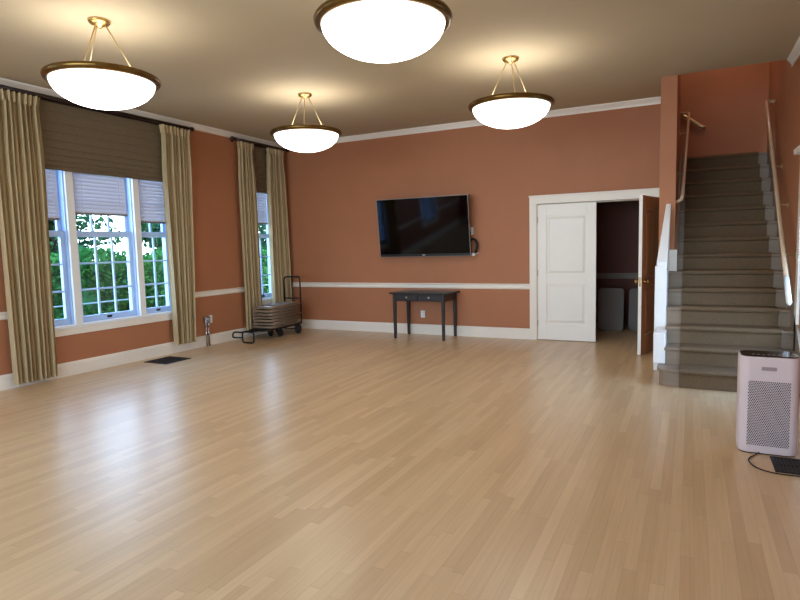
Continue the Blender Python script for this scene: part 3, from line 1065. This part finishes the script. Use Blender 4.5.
# ------------------------------------------------------------------ cart with stacked folding chairs
CR = math.radians(4)
CO = (.445, -.95, 0)
ct = thing('platform_cart', 'black tubular cart with upright handle, loaded with folded chairs, in the corner', 'cart', CO, CR)
# local: x across (-.19..19), y along (-.5 front .. +.5 rear)
m_ = MB()
m_.tube(arc_path([(-.18, -.52, .165), (.18, -.52, .165), (.18, .50, .165), (-.18, .50, .165)], .05, closed=True), .016, 10, closed=True)
for yy in (-.3, 0, .3): m_.tube([(-.18, yy, .165), (.18, yy, .165)], .013, 8)
m_.build('frame', M['blackmetal'], ct, smooth=True)
m_ = MB(); m_.box(-.165, .165, -.50, .48, .176, .186); m_.build('deck', M['blackmetal'], ct, bevel=.002)
m_ = MB()
m_.tube(arc_path([(-.165, .50, .165), (-.165, .50, 0.98), (.165, .50, 0.98), (.165, .50, .165)], .07, 8), .014, 10)
m_.tube([(0, .50, .165), (0, .50, 0.98)], .011, 8); m_.tube([(-.165, .50, .60), (.165, .50, .60)], .011, 8)
m_.build('upright_handle', M['blackmetal'], ct, smooth=True)
m_ = MB()
m_.tube(arc_path([(-.10, -.80, .185), (.115, -.80, .185), (.115, -.80, .014), (-.10, -.80, .014)], .045, closed=True), .013, 10, closed=True)
for sx in (-.06, .07): m_.tube(arc_path([(sx, -.80, .185), (sx, -.68, .185), (sx, -.52, .165)], .05), .013, 8)
m_.build('front_stand', M['blackmetal'], ct, smooth=True)
m_ = MB(); m_.tube(arc_path([(-.09, -.785, .17), (-.25, -.83, .18), (-.25, -.86, .095), (-.09, -.80, .09)], .04), .013, 10)
m_.build('pull_loop', M['blackmetal'], ct, smooth=True)
def wheel(x, y, r, wd):
    m_ = MB()
    m_.lathe([(r * .55, -wd * .45), (r * .9, -wd / 2), (r, -wd * .25), (r, wd * .25), (r * .9, wd / 2), (r * .55, wd * .45)], 24, (x, y, r), 0)
    o = m_.build('wheel', M['rubber'], ct, smooth=True)
    q = MB(); q.lathe([(.0, -wd * .55), (r * .18, -wd * .55), (r * .2, -wd * .42), (r * .56, -wd * .40), (r * .56, wd * .40), (r * .2, wd * .42), (r * .18, wd * .55), (0, wd * .55)], 20, (x, y, r), 0)
    q.build('hub', M['blackmetal'], o, smooth=True)
for sx in (-1, 1):
    wheel(sx * .205, .33, .086, .042)
    wheel(sx * .10, -.06, .07, .035)
m_ = MB(); m_.tube([(-.225, .33, .086), (.225, .33, .086)], .010, 8)
m_.build('axle', M['blackmetal'], ct, smooth=True)
for sx in (-1, 1):
    m_ = MB(); m_.tube([(sx * .15, .33, .086), (sx * .15, .33, .165)], .012, 8)
    m_.build('axle_bracket', M['blackmetal'], ct, smooth=True)
    x = sx * .10
    m_ = MB(); m_.box(x - .028, x - .021, -.08, -.04, .055, .15); m_.box(x + .021, x + .028, -.08, -.04, .055, .15); m_.box(x - .028, x + .028, -.09, -.03, .145, .155)
    m_.build('caster_fork', M['blackmetal'], ct)

CH = .049
def make_chair():
    rt = thing('folding_chair', '', 'folding chair', (0, 0, 0), CR, 'folded chairs stacked on the cart')
    # lying flat: length along y, thickness in z 0..CH
    m_ = MB()
    m_.tube(arc_path([(-.195, .43, .012), (-.195, -.42, .012), (.195, -.42, .012), (.195, .43, .012)], .07, 7), .011, 10)
    m_.tube(arc_path([(-.165, -.36, .034), (-.165, .40, .034), (.165, .40, .034), (.165, -.36, .034)], .06, 7), .010, 10)
    m_.tube([(-.165, -.25, .034), (.165, -.25, .034)], .008, 8)
    m_.build('frame', M['taupe'], rt, smooth=True)
    m_ = MB(); m_.prism(rrect(.36, .40, .06, 6, 0, .17), 2, .020, .036)
    m_.build('seat', M['taupedark'], rt, bevel=.006)
    m_ = MB(); m_.prism(rrect(.40, .22, .06, 6, 0, -.30), 2, .006, .034)
    m_.build('backrest', M['taupe'], rt, bevel=.008)
    return rt
proto = make_chair()
ordn = ['bottom of the stack, resting on the cart deck', 'second from the bottom of the stack on the cart', 'third from the bottom of the stack on the cart', 'in the very middle of the stack on the cart', 'third from the top of the stack on the cart', 'second from the top of the stack on the cart', 'topmost of the stack on the cart']
rnd = random.Random(5)
for i in range(7):
    o = proto if i == 0 else copy_tree(proto)
    a, b2 = rnd.uniform(-.008, .008), rnd.uniform(-.012, .012)
    o.location = (CO[0] + a, CO[1] + b2, .187 + i * .0525)
    o.rotation_euler = (0, 0, CR + rnd.uniform(-.012, .012))
    o['label'] = 'folded brown metal chair, ' + ordn[i]

# ------------------------------------------------------------------ floor vents
def floor_vent(label, x0, x1, y0, y1, n, along):
    r = thing('floor_vent', label, 'floor vent', ((x0 + x1) / 2, (y0 + y1) / 2, 0))
    w, d = x1 - x0, y1 - y0
    m_ = MB(); m_.box(-w / 2, w / 2, -d / 2, d / 2, 0.0005, .003); m_.build('backing', M['dark'], r)
    m_ = MB(); e = .022
    m_.box(-w / 2, w / 2, -d / 2, -d / 2 + e, .003, .008); m_.box(-w / 2, w / 2, d / 2 - e, d / 2, .003, .008)
    m_.box(-w / 2, -w / 2 + e, -d / 2 + e, d / 2 - e, .003, .008); m_.box(w / 2 - e, w / 2, -d / 2 + e, d / 2 - e, .003, .008)
    m_.build('frame', M['vent'], r, bevel=.002)
    m_ = MB()
    for i in range(n):
        if along == 'x':
            yy = -d / 2 + e + (d - 2 * e) * (i + .5) / n
            m_.box(-w / 2 + e, w / 2 - e, yy - .004, yy + .004, .003, .007)
        else:
            xx = -w / 2 + e + (w - 2 * e) * (i + .5) / n
            m_.box(xx - .004, xx + .004, -d / 2 + e, d / 2 - e, .003, .007)
    if along == 'x': m_.box(-.006, .006, -d / 2 + e, d / 2 - e, .003, .0072)
    else: m_.box(-w / 2 + e, w / 2 - e, -.006, .006, .003, .0072)
    m_.build('louvres', M['vent'], r)
floor_vent('black square floor vent near the left wall below the wide window', .18, .60, -3.43, -3.0, 22, 'y')
floor_vent('black floor vent beside the air purifier on the right', 7.18, 7.52, -4.545, -4.26, 14, 'y')

# ------------------------------------------------------------------ air purifier
PX, PW, PH, PD = 7.168, .348, .662, .235
pu = thing('air_purifier', 'pale pink tower air purifier with perforated front and black top panel', 'air purifier', (PX, -4.235 + PD / 2, 0))
m_ = MB()
def pur_section(z, sc):
    return [(p[0] * sc, p[1] * sc, z) for p in rrect(PW, PD, .06, 7)]
rings = [(.008, .96), (.014, .985), (.04, 1.), (.3, 1.), (.60, 1.), (PH - .012, 1.), (PH - .003, .985), (PH, .965)]
vs = []; fs = []
for (z, sc) in rings: vs += pur_section(z, sc)
nn = len(rrect(1, 1, .1, 7))
for i in range(len(rings) - 1):
    for q in range(nn):
        l = (q + 1) % nn
        fs.append((i * nn + q, i * nn + l, (i + 1) * nn + l, (i + 1) * nn + q))
fs.append(tuple(range(nn - 1, -1, -1))); fs.append(tuple(range((len(rings) - 1) * nn, len(rings) * nn)))
m_.add(vs, fs)
m_.build('housing', M['purifier'], pu, smooth=False, bevel=0)
m_ = MB(); m_.prism(rrect(PW * .93, PD * .93, .055, 7), 2, 0, .0085); m_.build('base', M['dark'], pu)
m_ = MB()
m_.prism(rrect(PW * .945, PD * .93, .055, 7), 2, PH + .0005, PH + .007)
m_.build('top_panel', M['purtop'], pu, bevel=.003)
m_ = MB()
for i in range(7): m_.box(-.10 + i * .03, -.085 + i * .03, -.06, -.048, PH + .007, PH + .0078)
m_.build('button', M['purplate'], pu)
# perforated front: staggered slots
m_ = MB()
yf = -PD / 2 - .0012
cols, rows = 20, 40
gx0, gx1, gz0, gz1 = -.118, .116, .065, .495
for r_ in range(rows):
    for c_ in range(cols):
        x = gx0 + (gx1 - gx0) * (c_ + (.5 if r_ % 2 else 0)) / (cols - .5)
        z = gz0 + (gz1 - gz0) * r_ / (rows - 1)
        w2, h2 = .0036, .0052
        o_ = len(m_.v)
        m_.add([(x - w2, yf, z - h2 * .5), (x, yf, z - h2), (x + w2, yf, z - h2 * .5), (x + w2, yf, z + h2 * .5), (x, yf, z + h2), (x - w2, yf, z + h2 * .5)], [(0, 1, 2, 3, 4, 5)])
o = m_.build('perforated_grille', M['dark'], pu)
m_ = MB(); m_.prism(rrect(.086, .024, .003, 3, -.005, .585), 1, -PD / 2 - .003, -PD / 2 + .002); m_.build('nameplate', M['purplate'], pu)
m_ = MB()
wp = [(7.16, -4.16, .02), (7.10, -4.27, .008), (7.058, -4.35, .007), (7.05, -4.43, .007), (7.085, -4.53, .007), (7.17, -4.585, .007), (7.30, -4.585, .007), (7.42, -4.56, .007), (7.58, -4.50, .007)]
def catmull(P, n=8):
    P = [Vector(p) for p in P]; out = []
    for i in range(len(P) - 1):
        p0 = P[max(i - 1, 0)]; p1 = P[i]; p2 = P[i + 1]; p3 = P[min(i + 2, len(P) - 1)]
        for k_ in range(n):
            t = k_ / n
            out.append(.5 * ((2 * p1) + (p2 - p0) * t + (2 * p0 - 5 * p1 + 4 * p2 - p3) * t * t + (3 * p1 - p0 - 3 * p2 + p3) * t ** 3))
    out.append(P[-1]); return out
m_.tube(catmull(wp), .0042, 8)
o = m_.build('power_cord', M['rubber'], pu, smooth=True, origin=tuple(pu.location)); o.location = (0, 0, 0)

# ------------------------------------------------------------------ outdoors
struct('ground_garden', MB().box(-30, -T, -20, 20, -.5, -.35), M['ground'])
struct('ground_yard', MB().box(W + T, 30, -20, 20, -.5, -.2), M['ground'])
def leaves(m_, n, fn, s, rnd):
    for _ in range(n):
        p = Vector(fn())
        a = Vector((rnd.gauss(0, 1), rnd.gauss(0, 1), rnd.gauss(0, 1))).normalized()
        b_ = a.orthogonal().normalized()
        c_ = a.cross(b_)
        th_ = rnd.random() * 6.28
        u = b_ * math.cos(th_) + c_ * math.sin(th_); v = a.cross(u)
        q = s * rnd.uniform(.6, 1.3)
        m_.add([p - u * q, p + v * q * .5, p + u * q, p - v * q * .5], [(0, 1, 2, 3)])
rnd = random.Random(11)
hd = thing('hedge', 'clipped green hedge outside the windows', 'hedge', (-3.4, 0, -.35))
m_ = MB()
def hp():
    y = rnd.uniform(-4.5, 6); z = rnd.random() ** .9 * 1.75
    lump = .12 * math.sin(y * 2.3 + z * 3) + .08 * math.sin(y * 5.1 - z * 4)
    if rnd.random() < .22:
        return (rnd.uniform(-.5, .5), y, 1.72 + .10 * math.sin(y * 3) + rnd.uniform(-.05, .1))
    return (.5 + lump + rnd.uniform(-.1, .06), y, z)
leaves(m_, 26000, hp, .052, rnd)
m_.build('foliage', M['leaf'], hd)
m_ = MB(); m_.box(-.45, .36, -4.5, 6, 0, 1.68); m_.build('core', M['core'], hd)
def tree(x, y, hgt, rad, label, n):
    t = thing('tree', label, 'tree', (x, y, -.35))
    m_ = MB()
    m_.tube(catmull([(0, 0, 0), (.06, .05, 1.2), (-.05, .1, 2.4), (.05, 0, hgt * .8)]), .13, 10)
    for q in range(5):
        a = q * 1.3; zz = 1.7 + q * .35
        m_.tube([(0, .05, zz), (rad * .5 * math.cos(a), rad * .5 * math.sin(a), zz + .6), (rad * .8 * math.cos(a), rad * .8 * math.sin(a), zz + .8)], [.06, .04, .02], 8)
    m_.build('trunk', M['bark'], t, smooth=True)
    m_ = MB()
    cl = [(rnd.gauss(0, rad * .45), rnd.gauss(0, rad * .5), hgt * .56 + rnd.gauss(0, hgt * .17), rnd.uniform(.3, .6)) for _ in range(22)]
    def tp():
        c_ = rnd.choice(cl)
        d = Vector((rnd.gauss(0, 1), rnd.gauss(0, 1), rnd.gauss(0, 1))).normalized() * c_[3] * rnd.uniform(.5, 1.05)
        return (max(-1.7, min(1.7, c_[0] + d.x)), max(-1.7, min(1.7, c_[1] + d.y)), max(1.4, c_[2] + d.z * .8))
    leaves(m_, n, tp, .09, rnd)
    m_.build('crown', M['treeleaf'], t)
tree(-5.8, -.9, 4.2, .9, 'leafy tree behind the hedge, beyond the left and middle sashes of the wide window', 4200)
tree(-5.8, 2.55, 4.4, .9, 'leafy tree behind the hedge, beyond the right sash of the wide window', 4200)
tree(-5.8, 7.1, 4.2, .9, 'leafy tree behind the hedge, seen through the narrow window', 3200)
gr = thing('garden_rail', 'pale rail running in front of the hedge outside the wide window', 'railing', (-2.4, -1.3, -.35))
m_ = MB(); m_.tube([(0, -4, 0.98), (0, 5.5, 0.98)], .012, 8); m_.build('rail', M['rail'], gr, smooth=True)
for yy in (-3.4, 1.95, 5.2):
    m_ = MB(); m_.tube([(0, yy, 0), (0, yy, .98)], .02, 8); m_.build('post', M['rail'], gr, smooth=True)

# ------------------------------------------------------------------ light
world = bpy.data.worlds.new('sky'); scene.world = world
world.use_nodes = True
nt = world.node_tree
bg = nt.nodes['Background']
tc = nd(nt, 'ShaderNodeTexCoord', (-800, 0)); sp = nd(nt, 'ShaderNodeSeparateXYZ', (-600, 0))
nt.links.new(tc.outputs['Generated'], sp.inputs[0])
rp = nd(nt, 'ShaderNodeValToRGB', (-400, 0))
rp.color_ramp.elements[0].position = .0; rp.color_ramp.elements[0].color = (.72, .88, 1., 1)
rp.color_ramp.elements[1].position = .8; rp.color_ramp.elements[1].color = (.22, .48, 1., 1)
nt.links.new(sp.outputs['Z'], rp.inputs[0]); nt.links.new(rp.outputs[0], bg.inputs[0])
bg.inputs[1].default_value = 9

def portal(name, loc, rot, sx, sy):
    l = bpy.data.lights.new(name, 'AREA'); l.shape = 'RECTANGLE'; l.size = sx; l.size_y = sy
    l.cycles.is_portal = True
    o = bpy.data.objects.new(name, l); C.objects.link(o); o.location = loc; o.rotation_euler = rot
for i, (a, b_) in enumerate(WINS):
    portal('window_portal', (-T - .01, (a + b_) / 2, (WZ0 + WZ1) / 2), (0, -PI / 2, 0), WZ1 - WZ0, b_ - a)
portal('window_portal', (W + T + .01, (RY0 + RY1) / 2, RZ / 2), (0, PI / 2, 0), RZ, RY1 - RY0)
portal('window_portal', ((RW[0] + RW[1]) / 2, YR - T - .01, (RW[2] + RW[3]) / 2), (PI / 2, 0, 0), RW[1] - RW[0], RW[3] - RW[2])

l = bpy.data.lights.new('landing_light', 'POINT'); l.energy = 16; l.color = (1., .84, .66); l.shadow_soft_size = .12
o = bpy.data.objects.new('landing_light', l); C.objects.link(o); o.location = (7.0, .7, 4.85)

# ------------------------------------------------------------------ camera
f_px, pit, yaw, rol = 576.908, -.0907, -.467, -.0245
cam = bpy.data.cameras.new('camera'); co = bpy.data.objects.new('camera', cam); C.objects.link(co)
cam.sensor_width = 36; cam.lens = f_px / 800 * 36
cam.clip_start = .05
F_ = Vector((math.sin(yaw) * math.cos(pit), math.cos(yaw) * math.cos(pit), math.sin(pit)))
rt_ = Vector((math.cos(yaw), -math.sin(yaw), 0)); up_ = rt_.cross(F_)
R_ = rt_ * math.cos(rol) + up_ * math.sin(rol)
U_ = -rt_ * math.sin(rol) + up_ * math.cos(rol)
mx = Matrix(((R_.x, U_.x, -F_.x, 6.6832), (R_.y, U_.y, -F_.y, -8.6749), (R_.z, U_.z, -F_.z, 1.4444), (0, 0, 0, 1)))
co.matrix_world = mx
scene.camera = co

scene.view_settings.view_transform = 'Standard'
scene.view_settings.look = 'None'
scene.view_settings.exposure = .33
scene.cycles.use_denoising = True
scene.cycles.max_bounces = 8
scene.cycles.diffuse_bounces = 5
scene.cycles.sample_clamp_indirect = 6
